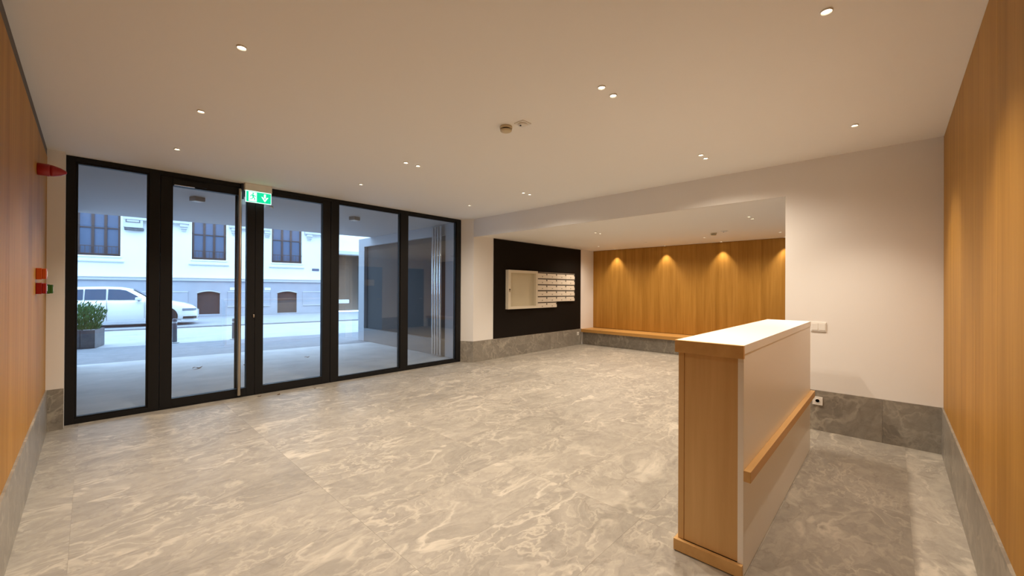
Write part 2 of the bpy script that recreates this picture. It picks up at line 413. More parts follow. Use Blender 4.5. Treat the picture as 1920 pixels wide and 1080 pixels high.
fixed(3, 3.777, 4.835, 'fixed glass pane beside the white pillar')
def leaf(n, x0, x1, label, topz):
    d = thing('door_%d' % n, label, 'door', ((x0+x1)/2, YG, 0), kind='structure'); c = (x0+x1)/2
    def p(nm, a, b, m, bev=.002, par=d): return obj(nm, box((a[0]-c,a[1]-YG,a[2]), (b[0]-c,b[1]-YG,b[2])), m, par, bev)
    sl, sr = (.108, .092) if n == 1 else (.096, .112)
    p('stile', (x0,YF0+.004,.012), (x0+sl,YF1-.01,HC-.054), M['black']); p('stile', (x1-sr,YF0+.004,.012), (x1,YF1-.01,HC-.054), M['black'])
    p('bottom_rail', (x0+sl,YF0+.006,.012), (x1-sr,YF1-.012,.110), M['black']); p('top_rail', (x0+sl,YF0+.006,topz), (x1-sr,YF1-.012,HC-.054), M['black'])
    p('pane', (x0+sl-.005,YG-.009,.105), (x1-sr+.005,YG+.009,topz+.005), M['glass'], 0)
    return d, c, p
d1, c1, p1 = leaf(1, .556, 1.494, 'left glass entrance door leaf with a full height steel pull bar', 2.585)
d2, c2, p2 = leaf(2, 1.497, 2.466, 'right glass entrance door leaf with black frame', 2.640)
def handle(y, m, r):
    h = obj('pull_handle', MB().lathe([(r-.003,0.035),(r,0.04),(r,2.655),(r-.003,2.66)], (1.315-c1,y-YG,0), 'z', 16), m, d1)
    for z in (.09, 2.60):
        s = -1 if y < YG else 1
        obj('standoff', MB().lathe([(.009,0),(.009,abs(y-YG)-.012)], (0,0,0), 'y', 10), m, h, 0, (1.315-c1, y-YG if s < 0 else .012, z))
handle(6.02, M['steel'], .0185); handle(6.185, M['dark_plastic'], .020)  # outer bar: its backlit darkness is put into the colour
p2('lock_cylinder', (1.468-.0+.006,YF0-.008,1.015), (1.468+.022,YF0+.006,1.055), M['steel'], .004, d2)
p1('door_closer', (.66,YF0-.03,2.600), (.98,YF0+.006,2.655), M['black'], .004)
p1('closer_track', (.672,YF0-.026,2.588), (.86,YF0-.004,2.596), M['steel'], .001)

# ---- emergency exit sign
ES = thing('exit_sign', 'lit green emergency exit sign with running figure and down arrow', 'sign', (1.508, 5.985, HC))
def es(nm, mb, m, bev=0): return obj(nm, mb, m, ES, bev)
es('housing', box((-.155,-.028,-.090), (.150,.045,-.001)), M['white_plastic'], .004)
es('mounting_plate', box((-.178,.046,-.20), (-.150,.062,-.001)), plain('blue_black_metal', (.012,.02,.045), .5), .002)
plate = es('sign_plate', box((-.145,-.006,-.236), (.148,.008,-.091)), M['sign_white'], .002)
obj('green_field', box((-.137,-.0085,-.229), (.141,-.006,-.098)), M['sign_green'], plate)
obj('door_symbol', box((-.112,-.0100,-.222), (-.022,-.0085,-.103)), M['sign_white'], plate)
def flat(polys, y):
    mb = MB()
    for q in polys:
        n = len(mb.v); k = len(q)
        mb.v += [(x,y,z) for x, z in q]+[(x,y+.001,z) for x, z in q]
        mb.f.append(tuple(range(n, n+k))); mb.f.append(tuple(reversed(range(n+k, n+2*k))))
        for i in range(k): j = (i+1) % k; mb.f.append((n+i, n+j, n+k+j, n+k+i))
    return mb
man = [[(-.062+.010*math.cos(a*math.pi/5), -.120+.010*math.sin(a*math.pi/5)) for a in range(10)],
       [(-.078,-.134),(-.060,-.132),(-.052,-.165),(-.068,-.168)],
       [(-.060,-.134),(-.040,-.150),(-.030,-.146),(-.028,-.153),(-.042,-.160),(-.060,-.146)],
       [(-.076,-.136),(-.094,-.148),(-.092,-.166),(-.085,-.165),(-.086,-.152),(-.072,-.146)],
       [(-.068,-.166),(-.055,-.165),(-.040,-.182),(-.042,-.206),(-.050,-.206),(-.051,-.186)],
       [(-.068,-.166),(-.058,-.168),(-.070,-.192),(-.098,-.200),(-.100,-.193),(-.076,-.185)]]
obj('running_figure', flat(man, -.0112), M['sign_green'], plate)
obj('down_arrow', flat([[(.060,-.112),(.082,-.112),(.082,-.165),(.060,-.165)], [(.030,-.150),(.046,-.150),(.071,-.185),(.096,-.150),(.112,-.150),(.071,-.215)]], -.0097), M['sign_white'], plate)
es('test_button', MB().lathe([(.006,-.245),(.008,-.236)], (.075,0,0), 'z', 10), M['white_plastic'])

# ================================================================ CEILING FITTINGS
ring = MB().lathe([(.0222,-.0003),(.0222,-.009),(.0240,-.009),(.0255,-.0003)], seg=24).mesh('trim_ring', 0, M['trim'])
disc = MB().lathe([(.0220,-.0003),(.0220,-.0008),(.0001,-.0009)], seg=24).mesh('lens', 0, M['lens'])
def downlight(x, y, z, label, group, power=LAMP_W, size=156, blend=1.0, r=0.022, tilt=None):
    d = thing('downlight', label, 'downlight', (x,y,z), 0, group)
    link('trim_ring', ring, d); link('lens', disc, d)
    L = bpy.data.lights.new('downlight_lamp', 'SPOT'); L.energy = power; L.color = LAMP; L.spot_size = math.radians(size); L.spot_blend = blend; L.shadow_soft_size = r
    lo = bpy.data.objects.new('downlight_lamp', L); col.objects.link(lo); lo.parent = d; lo.location = (0,0,-.035)
    return d
G1 = 'small recessed downlights in the lobby ceiling'
rows = [
 (.575,2.625,'recessed downlight in the left ceiling row, nearest the camera'),
 (.575,3.803,'recessed downlight in the left ceiling row, second from the glazing'),
 (.575,5.005,'recessed downlight in the left ceiling row, closest to the glazing'),
 (2.415,.232,'recessed downlight above the near end of the desk, beside the right oak wall'),
 (4.238,.226,'recessed downlight above the far end of the desk, beside the right oak wall'),
 (2.319,1.396,'left downlight of the pair right of the ceiling detectors'),
 (2.470,1.396,'right downlight of the pair right of the ceiling detectors'),
 (4.147,1.376,'left downlight of the pair in front of the bulkhead, above the desk end'),
 (4.284,1.376,'right downlight of the pair in front of the bulkhead, above the desk end'),
 (2.301,3.742,'left downlight of the pair in the middle of the lobby, towards the glazing'),
 (2.450,3.742,'right downlight of the pair in the middle of the lobby, towards the glazing'),
 (2.388,4.945,'single downlight over the floor before the middle glass pane'),
 (4.121,3.706,'left downlight of the pair in front of the black mailbox panel'),
 (4.255,3.706,'right downlight of the pair in front of the black mailbox panel'),
 (4.164,4.90,'single downlight before the white pillar'),
 (.575,1.42,'added unseen downlight above the camera, evening out the left side'),  # out of view, added to even out the light on the left
]
for x, y, lb in rows:
    if x < 1: downlight(x, y, HC, lb, G1, LAMP_W*1.6, 104)
    elif y < 0.5: downlight(x, y, HC, lb, G1, LAMP_W*1.5, 92)
    else: downlight(x, y, HC, lb, G1)
G2 = 'small recessed downlights in the alcove ceiling'
for x, y, lb, pw in [(6.31,1.455,'left downlight of the alcove pair above the desk end',1), (6.50,1.455,'right downlight of the alcove pair above the desk end',1),
                 (6.25,3.87,'left downlight of the alcove pair by the mailboxes',1.6), (6.40,3.87,'right downlight of the alcove pair by the mailboxes',1.6),
                 (8.35,1.44,'alcove downlight nearest the white jamb, before the oak wall',1), (8.23,2.66,'alcove downlight before the third light scallop',1), (8.28,3.876,'alcove downlight before the second light scallop',1),
                 (8.28,5.05,'alcove downlight before the first light scallop, by the black panel',1)]:
    downlight(x, y, HA, lb, G2, LAMP_W*pw*1.0, 124 if x < 8 else 156)
for k, (y, lb) in enumerate([(5.12,'added wall washing spot making the first light scallop from the black panel'), (3.84,'added wall washing spot making the second light scallop from the black panel'),
              (2.63,'added wall washing spot making the third light scallop from the black panel'), (1.50,'added wall washing spot making the light scallop at the white jamb')]):
    downlight(XW-.125, y, HA, lb, 'added wall washing spots over the oak alcove wall', 27, 76, 0.7, 0.010)  # spots added close to the wall to throw the scallops

def smoke(x, y, z, label, rot=0):
    d = thing('smoke_detector', label, 'smoke detector', (x,y,z))
    obj('base', MB().lathe([(.050,-.0005),(.052,-.016),(.049,-.020)], seg=28), M['cream_plastic'], d)
    obj('chamber', MB().lathe([(.036,-.020),(.036,-.030)], seg=28), M['dark_plastic'], d)
    obj('cap', MB().lathe([(.048,-.030),(.045,-.040),(.030,-.046),(.0001,-.047)], seg=28), M['cream_plastic'], d)
smoke(2.352,2.310,HC,'cream round smoke detector hanging in the middle of the lobby ceiling')
smoke(7.72,2.34,HA,'round smoke detector under the alcove ceiling')
def sensor(x, y, z, label):
    d = thing('motion_sensor', label, 'sensor', (x,y,z), math.radians(0))
    obj('plate', box((-.05,-.05,-.008), (.05,.05,-.0005)), M['white_plastic'], d, .002)
    obj('dome', MB().lathe([(.040,-.008),(.036,-.018),(.02,-.024),(.0001,-.025)], seg=20), M['white_plastic'], d)
    obj('eye', MB().lathe([(.008,-.020),(.007,-.027),(.0001,-.028)], (-.020,.004,0), seg=10), M['dark_plastic'], d)
sensor(2.395,2.165,HC,'white square motion sensor beside the lobby smoke detector')
sensor(7.56,2.12,HA,'white square motion sensor beside the alcove smoke detector')

# ================================================================ LEFT WALL ALARM DEVICES
snd = thing('alarm_sounder', 'red conical alarm sounder high on the left oak wall', 'alarm', (XL,4.86,2.325))
obj('base', MB().lathe([(.046,.0005),(.048,.006),(.048,.062),(.045,.068)], (0,0,0), 'x', 24), M['red'], snd)
obj('horn', MB().lathe([(.045,.068),(.043,.085),(.030,.125),(.012,.155),(.0001,.158)], (0,0,0), 'x', 24), M['red'], snd)
def callpoint(y, z, m, label, w=.088, dp=.055):
    d = thing('call_point', label, 'call point', (XL,y,z), 0, 'call points beside the entrance')
    obj('back_box', box((.0005,-w/2,-w/2), (dp*.6,w/2,w/2)), m, d, .004)
    obj('front_cover', box((dp*.6,-w/2+.003,-w/2+.003), (dp,w/2-.003,w/2-.003)), m, d, .004)
    obj('press_plate', box((dp,-w/4,-w/4), (dp+.003,w/4,w/4)), M['white_plastic'], d, .001)
callpoint(4.86, 1.503, M['orange'], 'orange square call point on the left oak wall')
callpoint(4.86, 1.388, M['red'], 'red square call point just below the orange one')
callpoint(5.82, 1.380, M['green'], 'green door release call point beside the cream wall strip', .088, .05)

# ================================================================ RECEPTION DESK
desk = thing('reception_desk', 'tall narrow reception desk with white faces and light oak end', 'desk', (2.18, .53, 0))
def dk(nm, a, b, m, bev=.0015, par=desk): return obj(nm, box((a[0]-2.18,a[1]-.53,a[2]), (b[0]-2.18,b[1]-.53,b[2])), m, par, bev)
DX0, DX1, DY0, DY1, DH = 2.20, 4.37, .527, .842, 1.132
dk('white_front', (DX0,DY0,.003), (DX1,DY0+.026,DH-.045), M['laminate'])
dk('white_back', (DX0+.03,DY1-.030,.07), (DX1,DY1-.006,DH-.045), M['laminate'])
dk('end_panel', (DX0+.004,DY0+.0262,.0645), (DX0+.034,DY1-.0302,1.0665), M['desk_wood'])
dk('corner_stile', (DX0,DY1-.030,.0645), (DX0+.029,DY1,1.0665), M['desk_wood'])
dk('far_end_panel', (DX1-.022,DY0+.027,.02), (DX1-.001,DY1-.031,DH-.046), M['desk_wood'])
dk('plinth', (DX0-.022,DY0+.001,.004), (DX0-.0005,DY1+.016,.064), M['desk_edge'])
dk('plinth_side', (DX0,DY1-.012,.004), (DX1,DY1+.016,.064), M['desk_edge'])
dk('cap_band', (DX0-.022,DY0-.004,1.067), (DX0-.0005,DY1+.012,DH), M['desk_edge'])
top = dk('top', (DX0,DY0-.002,DH-.0445), (DX1+.012,DY1+.010,DH), M['laminate'])
dk('edge_band', (DX0,DY1+.0105,DH-.0445), (DX1+.012,DY1+.014,DH), M['desk_edge'], .0005)
dk('bumper_rail', (DX0-.004,DY0-.032,.470), (DX1+.02,DY0-.0005,.524), M['desk_edge'], .002)
dk('inner_shelf', (DX0+.036,DY0+.027,.55), (DX1-.024,DY1-.032,.568), M['laminate'])

# ================================================================ SWITCH, SOCKETS
sw = thing('light_switch', 'white double rocker switch plate on the white wall beside the desk', 'switch', (XB,.543,1.038))
obj('plate', box((-.010,-.062,-.046), (-.0005,.062,.046)), M['white_plastic'], sw, .002)
for s in (-1, 1): obj('rocker', box((-.014,s*.029-.026,-.034), (-.010,s*.029+.026,.034)), M['white_plastic'], sw, .0015)
def socket(name_loc, rz, label):
    o = thing('power_socket', label, 'socket', name_loc, rz, 'sockets in the stone skirting')
    obj('plate', box((-.041,-.010,-.041), (.041,-.0005,.041)), M['white_plastic'], o, .002)
    rg = obj('socket_ring', MB().lathe([(.021,-.0102),(.021,-.013),(.018,-.013),(.017,-.0102)], (0,0,0), 'y', 20), M['white_plastic'], o)
    for s in (-1, 1): obj('pin_hole', MB().lathe([(.0028,-.0101),(.0028,-.0112)], (s*.009,0,0), 'y', 8), M['dark_plastic'], rg)
socket((XB-.0125,.548,.297), math.radians(-90), 'white power socket in the marble skirting behind the desk')
socket((8.55,YP-.0125,.285), 0, 'white power socket in the marble skirting beside the bench')

# ================================================================ MAILBOXES
MY = YP-.014
cab = thing('notice_cabinet', 'shallow cream notice cabinet left of the mailboxes', 'cabinet', (6.39,MY,1.395))
cw, chh, cd = .47, .408, .085
for a, b in (((-cw,-cd,-chh),(-cw+.075,-.0005,chh)), ((cw-.06,-cd,-chh),(cw,-.0005,chh)), ((-cw+.075,-cd,chh-.055),(cw-.06,-.0005,chh)), ((-cw+.075,-cd,-chh),(cw-.06,-.0005,-chh+.055))):
    obj('frame', box(a, b), M['cab'], cab, .003)
obj('back', box((-cw+.074,-.012,-chh+.054), (cw-.059,-.0008,chh-.054)), M['cab_back'], cab)
obj('lock', MB().lathe([(.016,0),(.014,-.010)], (-cw+.038,-cd,.0), 'y', 12), M['dark_plastic'], cab)
obj('lock_plate', box((-.012,-.004,-.03), (.012,0,-.002)), M['steel'], cab, 0, (-cw+.040,-cd,-.018))
mw, mh = .3655, .1345; X0, Z0 = 6.872, 1.790; md = .05
def mailbox_proto():
    body = box((.002,-md,.002), (mw-.002,-.0005,mh-.028)).mesh('body', .002, M['mail'])
    shade = box((.006,-md+.020,mh-.028), (mw-.006,-.0005,mh-.006)).mesh('letter_slot', 0, M['dark_plastic'])
    hood = box((.002,-md+.002,mh-.006), (mw-.002,-.0005,mh-.0012)).mesh('hood', 0, M['mail'])
    lock = MB().lathe([(.017,-.0005),(.015,-.008)], (0,0,0), 'y', 12).mesh('lock', 0, M['dark_plastic'])
    card = box((-.016,-.0025,-.012), (.016,-.0004,.012)).mesh('name_card', 0, plain('grey_card', (.35,.31,.26), .6))
    return body, shade, hood, lock, card
mbp = mailbox_proto()
rown = ['top row','second row','third row','fourth row','fifth row','bottom row']; coln = ['first','second','third','fourth']
for r in range(6):
    for c in range(4 if r < 5 else 2):
        o = thing('mailbox', 'white metal mailbox in the %s, %s from the notice cabinet' % (rown[r], coln[c]), 'mailbox', (X0+c*mw, MY, Z0-(r+1)*mh), 0, 'mailboxes on the black panel')
        link('body', mbp[0], o); link('letter_slot', mbp[1], o); link('hood', mbp[2], o)
        link('lock', mbp[3], o, (mw-.018,-md,mh-.048)); link('name_card', mbp[4], o, (mw*.52,-md,.036))

# ================================================================ ALCOVE END DOORS (seen mirrored in the glazing)
def end_door(n, x0, x1, mat, label):
    d = thing('door_%d' % n, label, 'door', ((x0+x1)/2, YE, 0), kind='structure'); h = 2.13; hw = (x1-x0)/2
    obj('leaf', box((-hw+.04,.001,.006), (hw-.04,.035,h-.04)), mat, d, .002)
    for a, b in (((-hw,.0005,.001),(-hw+.04,.045,h)), ((hw-.04,.0005,.001),(hw,.045,h)), ((-hw+.04,.0005,h-.04),(hw-.04,.045,h))):
        obj('door_frame', box(a, b), mat, d, .001)
    obj('door_handle', MB().tube([(hw-.10,.036,1.05),(hw-.10,.085,1.05),(hw-.22,.085,1.05)], .009), M['steel'], d)
    return d
d3 = end_door(3, 6.04, 6.89, M['blue_door'], 'blue grey door with a white notice, mirrored in the glazing')
obj('notice', box((-.20,.0355,1.50), (.14,.0375,1.70)), M['paper'], d3)
end_door(4, 7.73, 8.57, M['dark_door'], 'dark grey door next to the bench, mirrored in the glazing')

# ================================================================ OUTSIDE: covered passage
K = -0.13
def edge(x): return 10.6+K*x
struct('floor_passage', MB().prism([(-.5,6.151),(5.7,6.151),(5.7,edge(5.7)),(-.5,edge(-.5))], -.25, -.003), M['concrete'], 'pale concrete floor of the covered passage outside the glazing', 'floor')
struct('ceiling_passage', MB().prism([(-.5,6.31),(5.7,6.31),(5.7,edge(5.7)),(-.5,edge(-.5))], HC+.004, 9.0), M['soffit'], 'grey soffit of the covered passage outside', 'ceiling')
struct('wall_passage_left', box((-.75,6.31,0), (-.17,10.5,HC)), M['passage_wall'], 'grey side wall of the passage left of the glazing', 'wall')
pw = thing('wall_passage_right', 'grey framed side wall of the passage beyond the right panes', 'wall', (5.07,8.4,0), kind='structure')
def pwb(nm, a, b, m, bev=0): return obj(nm, box((a[0]-5.07,a[1]-8.4,a[2]), (b[0]-5.07,b[1]-8.4,b[2])), m, pw, bev)
pwb('border', (5.07,10.28,0), (5.5,10.6,HC), M['passage_wall']); pwb('border', (5.07,6.31,0), (5.5,6.72,HC), M['passage_wall'])
pwb('border', (5.07,6.72,2.52), (5.5,10.28,HC), M['passage_wall']); pwb('kick_panel', (5.07,6.72,0), (5.5,10.28,.34), plain('mid_grey_kick_panel', (.17,.16,.16), .6))
pwb('dark_panel', (5.15,6.72,.34), (5.5,10.28,2.52), M['passage_panel'])
for k, lb in enumerate(['leftmost of the four upright chrome tubes outside the right pane', 'second from left of the four upright chrome tubes outside', 'third from left of the four upright chrome tubes outside', 'rightmost of the four upright chrome tubes outside, by the pillar']):
    y = 7.08-.088*k
    tag(obj('chrome_tube', MB().lathe([(.0001,.004),(.026,.004),(.028,.008),(.028,2.70),(.026,2.705),(.0001,2.705)], seg=16), M['chrome'], None, 0, (5.02,y,0)), lb, 'tube', 'upright chrome tubes in the passage')
for x, y, lb in ((1.095,7.48,'square soffit lamp outside above the entrance doors'), (3.42,7.33,'square soffit lamp outside above the right panes')):
    l = thing('soffit_lamp', lb, 'lamp', (x,y,HC+.003), math.radians(20), 'soffit lamps in the passage')
    obj('housing', box((-.07,-.07,-.06), (.07,.07,0)), plain('grey_lamp_housing', (.14,.14,.16), .5), l, .004)
    obj('diffuser', box((-.055,-.055,-.068), (.055,.055,-.0605)), M['white_plastic'], l, .003)
sd = thing('soffit_sensor', 'tiny white sensor on the passage soffit above the right door', 'sensor', (2.05,7.4,HC+.003))
obj('base', MB().lathe([(.03,0),(.028,-.02),(.0001,-.022)], seg=14), M['white_plastic'], sd)
obj('lens_head', MB().lathe([(.0001,-.034),(.014,-.03),(.016,-.02)], (.02,.0,0), seg=10), M['white_plastic'], sd)

# dry leaves
def dry_leaf(x, y, s, rz, label, z=0.0):
    mb = MB(); n = 7
    top = [(-.5+i/(n-1), .22*math.sin(math.pi*i/(n-1))**.8, .08*math.sin(2.2*math.pi*i/(n-1))) for i in range(n)]
    for i in range(n-1):
        for sg in (1, -1):
            a, b = top[i], top[i+1]
            mb.poly([(a[0]*s,0,a[2]*s+.012*s),(b[0]*s,0,b[2]*s+.012*s),(b[0]*s,sg*b[1]*s,b[2]*s+.05*s),(a[0]*s,sg*a[1]*s,a[2]*s+.05*s)])
    o = obj('dry_leaf', mb, M['dry_leaf'], None, 0, (x,y,z+.09*s)); o.rotation_euler[2] = rz
    sol = o.modifiers.new('thickness', 'SOLIDIFY'); sol.thickness = .0015
    tag(o, label, 'leaf', 'dry leaves on the ground')
dry_leaf(1.30,8.75,.16,.4,'largest curled brown leaf on the passage floor outside the left door',-.003)
dry_leaf(1.95,8.55,.07,1.4,'small brown leaf on the passage floor outside, left of the door stiles',-.003)
dry_leaf(3.05,8.62,.10,.1,'brown leaf on the passage floor outside the right door',-.003)
dry_leaf(1.52,5.93,.05,.3,'pale crumb of dry leaf indoors at the foot of the door stiles')
dry_leaf(1.72,5.85,.06,.9,'dry leaf scrap indoors before the right door leaf')
dry_leaf(2.18,5.86,.04,2.1,'dark leaf scrap indoors near the right door hinge')

# ================================================================ OUTSIDE: street
def sy(x, c): return c+K*x
def strip(c0, c1, x0, x1, z0, z1): return MB().prism([(x0,sy(x0,c0)),(x1,sy(x1,c0)),(x1,sy(x1,c1)),(x0,sy(x0,c1))], z0, z1)
struct('pavement', strip(10.6, 13.3, -14, 26, -.25, -.004), M['asphalt'], 'grey near side pavement with bollards', 'pavement')
struct('road', strip(13.3, 18.3, -14, 26, -.25, -.012), M['road'], 'pale worn road between the two pavements', 'road')
struct('kerb', strip(18.3, 18.75, -14, 26, -.25, .004), M['kerb'], 'dark kerb strip along the far side of the road', 'kerb')
struct('far_pavement', strip(18.75, 25.3, -14, 26, -.25, -.006), M['far_pave'], 'pale pavement in front of the white house', 'pavement')
# neighbours of our own building closing the street side
struct('wall_street_left', MB().prism([(-14,sy(-14,10.6)),(-.76,sy(-.76,10.6)),(-.76,6.3),(-14,6.3)][::-1], 0, 9), M['passage_wall'], 'grey street wall left of the covered passage', 'wall')
struct('wall_street_right', MB().prism([(5.75,sy(5.75,10.6)),(26,sy(26,10.6)),(26,6.3),(5.75,6.3)], 0, 9), M['passage_wall'], 'grey street wall right of the covered passage', 'wall')

# ---- the white house opposite
ang = math.atan(K)
house = thing('townhouse', 'white rendered townhouse with grey plinth and brown windows across the street', 'building', (0,25.02,0), ang)
def wall_holes(x0, x1, z0, z1, holes, depth, y=0.0):
    """front sheet with recessed openings and a solid depth"""
    mb = MB()
    xs = sorted({x0, x1, *[h[0] for h in holes], *[h[1] for h in holes]}); zs = sorted({z0, z1, *[h[2] for h in holes], *[h[3] for h in holes]})
    for i in range(len(xs)-1):
        for j in range(len(zs)-1):
            cx, cz = (xs[i]+xs[i+1])/2, (zs[j]+zs[j+1])/2
            if any(h[0] < cx < h[1] and h[2] < cz < h[3] for h in holes): continue
            mb.box((xs[i],y,zs[j]), (xs[i+1],y+depth,zs[j+1]))
    return mb
WZ0, WZ1 = 2.78, 4.95
wins = [(-.42,.95), (3.43,4.79), (6.78,8.24)]
gate = (10.15,12.6,0.0,3.42)
obj('wall', wall_holes(-12, 20, 1.90, 9.5, [(a,b,WZ0,WZ1) for a, b in wins]+[(gate[0],gate[1],1.90,3.42)], .4), M['render'], house)
cell = [(3.65,4.54,.10,1.22), (7.05,7.99,.06,1.22), (.2,1.1,.1,1.22)]
obj('plinth', wall_holes(-12, 20, 0, 1.72, [c for c in cell]+[(gate[0],gate[1],0,1.72)], .4, -.06), M['plinth'], house)
for a, b in ((-12,gate[0]), (gate[1],20)):
    obj('string_course', box((a,-.14,1.72), (b,.2,1.90)), M['moulding'], house, .02)
    obj('string_course_lip', box((a,-.18,1.86), (b,-.14,1.91)), M['render'], house)
def arch_head(a, b, z, rise, y, m):
    q = [(a, z)]+[(a+(b-a)*i/8, z-rise+rise*math.sin(math.pi*i/8)) for i in range(9)]+[(b, z)]
    return flat([q], y)
for a, b in wins:
    wd = obj('window', MB().box((a,.20,WZ0),(b,.26,WZ0+.09)).box((a,.20,WZ1-.08),(b,.26,WZ1)).box((a,.20,WZ0+.09),(a+.09,.26,WZ1-.08)).box((b-.09,.20,WZ0+.09),(b,.26,WZ1-.08)), M['win_frame'], house)
    n = 3 if a < 0 else 4
    edges_ = [a+.09+(b-a-.18)*i/3 for i in range(4)]
    tz = 3.98
    for i in range(3):
        l, r = edges_[i], edges_[i+1]
        if i: obj('mullion', box((l-.045,.19,WZ0+.09), (l+.045,.26,WZ1-.08)), M['win_frame'], wd)
        obj('transom', box((l,.20,tz), (r,.25,tz+.045)), M['win_frame'], wd)
        obj('pane', box((l,.235,WZ0+.09), (r,.245,tz)), M['win_pane'], wd); obj('pane', box((l,.235,tz+.045), (r,.245,WZ1-.08)), M['win_pane'], wd)
    rl = obj('railing', MB().box((a,.03,3.18),(b,.05,3.21)).box((a,.03,2.86),(b,.05,2.88)), M['win_frame'], house)
    for i in range(1, 10): obj('baluster', box((a+(b-a)*i/10-.007,.033,2.88), (a+(b-a)*i/10+.007,.047,3.18)), M['win_frame'], rl)
    obj('window_sill', box((a-.12,-.06,2.50), (b+.12,.05,2.56)), M['moulding'], house, .01)
    obj('window_sill', box((a-.04,-.05,WZ0-.07), (b+.04,.19,WZ0)), M['render'], house, .01)
for x in (-.86, 1.02+.9, 2.98, 4.98, 6.42, 8.45):                       # stepped corbels beside the windows
    cb = obj('corbel', MB().box((x,-.20,4.28),(x+.30,0,4.42)).box((x+.03,-.15,4.18),(x+.27,0,4.28)).box((x+.06,-.10,4.09),(x+.24,0,4.18)), M['moulding'], house, .01)
seg = [-12]+[q for a, b in wins for q in (a-.1, b+.1)]+[gate[0]-.1]
for i in range(0, len(seg), 2): obj('cornice_band', box((seg[i],-.24,4.42), (seg[i+1],0,4.66)), M['moulding'], house, .02)
for c in cell:
    sh = obj('cellar_shutter', MB().box((c[0]-.02,.06,c[2]), (c[1]+.02,.10,c[3])), M['cellar'], house)
    obj('shutter_rail', box((c[0],.05,c[2]+.70), (c[1],.06,c[2]+.74)), M['cellar'], sh)
    obj('arched_lintel', arch_head(c[0]-.001, c[1]+.001, c[3]+.001, .10, -.059, None), M['plinth'], house)
    obj('arched_surround', MB().tube([(c[0]-.03+(c[1]-c[0]+.06)*i/8, -.065, c[3]-.08+.10*math.sin(math.pi*i/8)) for i in range(9)], .025, 6), M['moulding'], house)
for a, b in ((4.86,6.70), (8.28,9.85), (1.6,3.3)):                       # raised field panels of the plinth
    pnl = obj('plinth_panel', box((a,-.085,.48), (b,-.06,1.18)), M['plinth'], house, .008)
    obj('panel_rail', box((a,-.10,1.18), (b,-.06,1.23)), M['moulding'], pnl)
    obj('panel_rail', box((a,-.10,.44), (b,-.06,.48)), M['moulding'], pnl)
for x in (4.95, 5.72, 6.45): obj('vent_plate', box((x,-.075,1.28), (x+.28,-.06,1.42)), M['render'], house, .005)
obj('street_plate', box((8.76,-.02,2.38), (9.13,-.001,2.52)), plain('blue_street_plate', (.10,.13,.20), .4), house, .004)
# carved wall stone next to the first window
carv = obj('carved_console', MB().prism([(1.05,-.22),(1.70,-.22),(1.70,0),(1.05,0)], 4.08, 4.66), M['moulding'], house, .01)
obj('console_foot', MB().box((1.08,-.18,3.96),(1.72,0,4.08)), M['kerb'], carv, .02)
for z in (4.30, 4.42): obj('console_groove', box((1.13,-.235,z), (1.60,-.22,z+.03)), M['wire_dark'], carv)
obj('console_groove', box((1.13,-.235,4.33), (1.16,-.22,4.42)), M['wire_dark'], carv); obj('console_groove', box((1.57,-.235,4.33), (1.60,-.22,4.42)), M['wire_dark'], carv)
# gateway
obj('gateway_recess', MB().box((gate[0],1.6,0),(gate[1],1.7,3.42)).box((gate[0]-.1,.34,0),(gate[0],1.6,3.42)).box((gate[1],.34,0),(gate[1]+.1,1.6,3.42)).box((gate[0]-.1,.4,3.42),(gate[1]+.1,1.7,3.5)), M['gate_dark'], house)
obj('gateway_lintel', box((gate[0]-.15,-.22,3.42), (gate[1]+.15,-.001,3.62)), M['moulding'], house, .02)
gd = obj('gate_leaf', box((gate[0]+.1,1.5,.02), (gate[0]+1.15,1.58,2.9)), M['gate_dark'], house, .01)
obj('gate_panel', box((gate[0]+.25,1.48,.3), (gate[0]+1.0,1.5,2.6)), M['gate_dark'], gd, .01)
obj('gateway_shelf', box((gate[0]+.05,.6,.50), (gate[0]+.85,1.1,.72)), M['render'], house, .02)

# ================================================================ CAR
CXF, CYF = 2.96, 19.20
car = thing('parked_car', 'white hatchback car parked facing right across the street', 'car', (2.03, sy(2.03, 19.581)+.90, 0), ang)
# local: +x front, y=-0.89 near side ; wheel axle at x=0
def loft(stations, close=True):
    mb = MB(); k = len(stations[0]); n0 = len(mb.v)
    for s in stations: mb.v += s
    for i in range(len(stations)-1):
        for j in range(k-1):
            a = n0+i*k+j; mb.smooth.add(len(mb.f)); mb.f.append((a, a+1, a+k+1, a+k))
        a = n0+i*k; mb.f.append((a+k-1, a, a+k, a+2*k-1))
    mb.f.append(tuple(n0+j for j in reversed(range(k)))); mb.f.append(tuple(n0+(len(stations)-1)*k+j for j in range(k)))
    return mb
body_st = []
for x, hw, zb, zs, zt in [(-3.42,.62,.42,.70,.74), (-3.36,.78,.30,.80,.92), (-3.1,.86,.22,.86,.97), (-2.6,.885,.18,.88,.965), (-1.6,.89,.17,.87,.955), (-.62,.89,.17,.86,.95),
                          (-.3,.89,.18,.84,.935), (.2,.885,.18,.78,.88), (.55,.87,.18,.70,.80), (.78,.82,.18,.63,.715), (.90,.72,.20,.57,.64), (.95,.58,.26,.50,.56)]:
    body_st.append([(x,-hw*.93,zb), (x,-hw,zb+.12), (x,-hw*1.0,(zb+zs)/2+.06), (x,-hw*.97,zs), (x,-hw*.86,zt), (x,-hw*.4,zt+.018), (x,hw*.4,zt+.018), (x,hw*.86,zt), (x,hw*.97,zs), (x,hw,(zb+zs)/2+.06), (x,hw,zb+.12), (x,hw*.93,zb)])
obj('body', loft(body_st), M['car_paint'], car)
cab_st = []
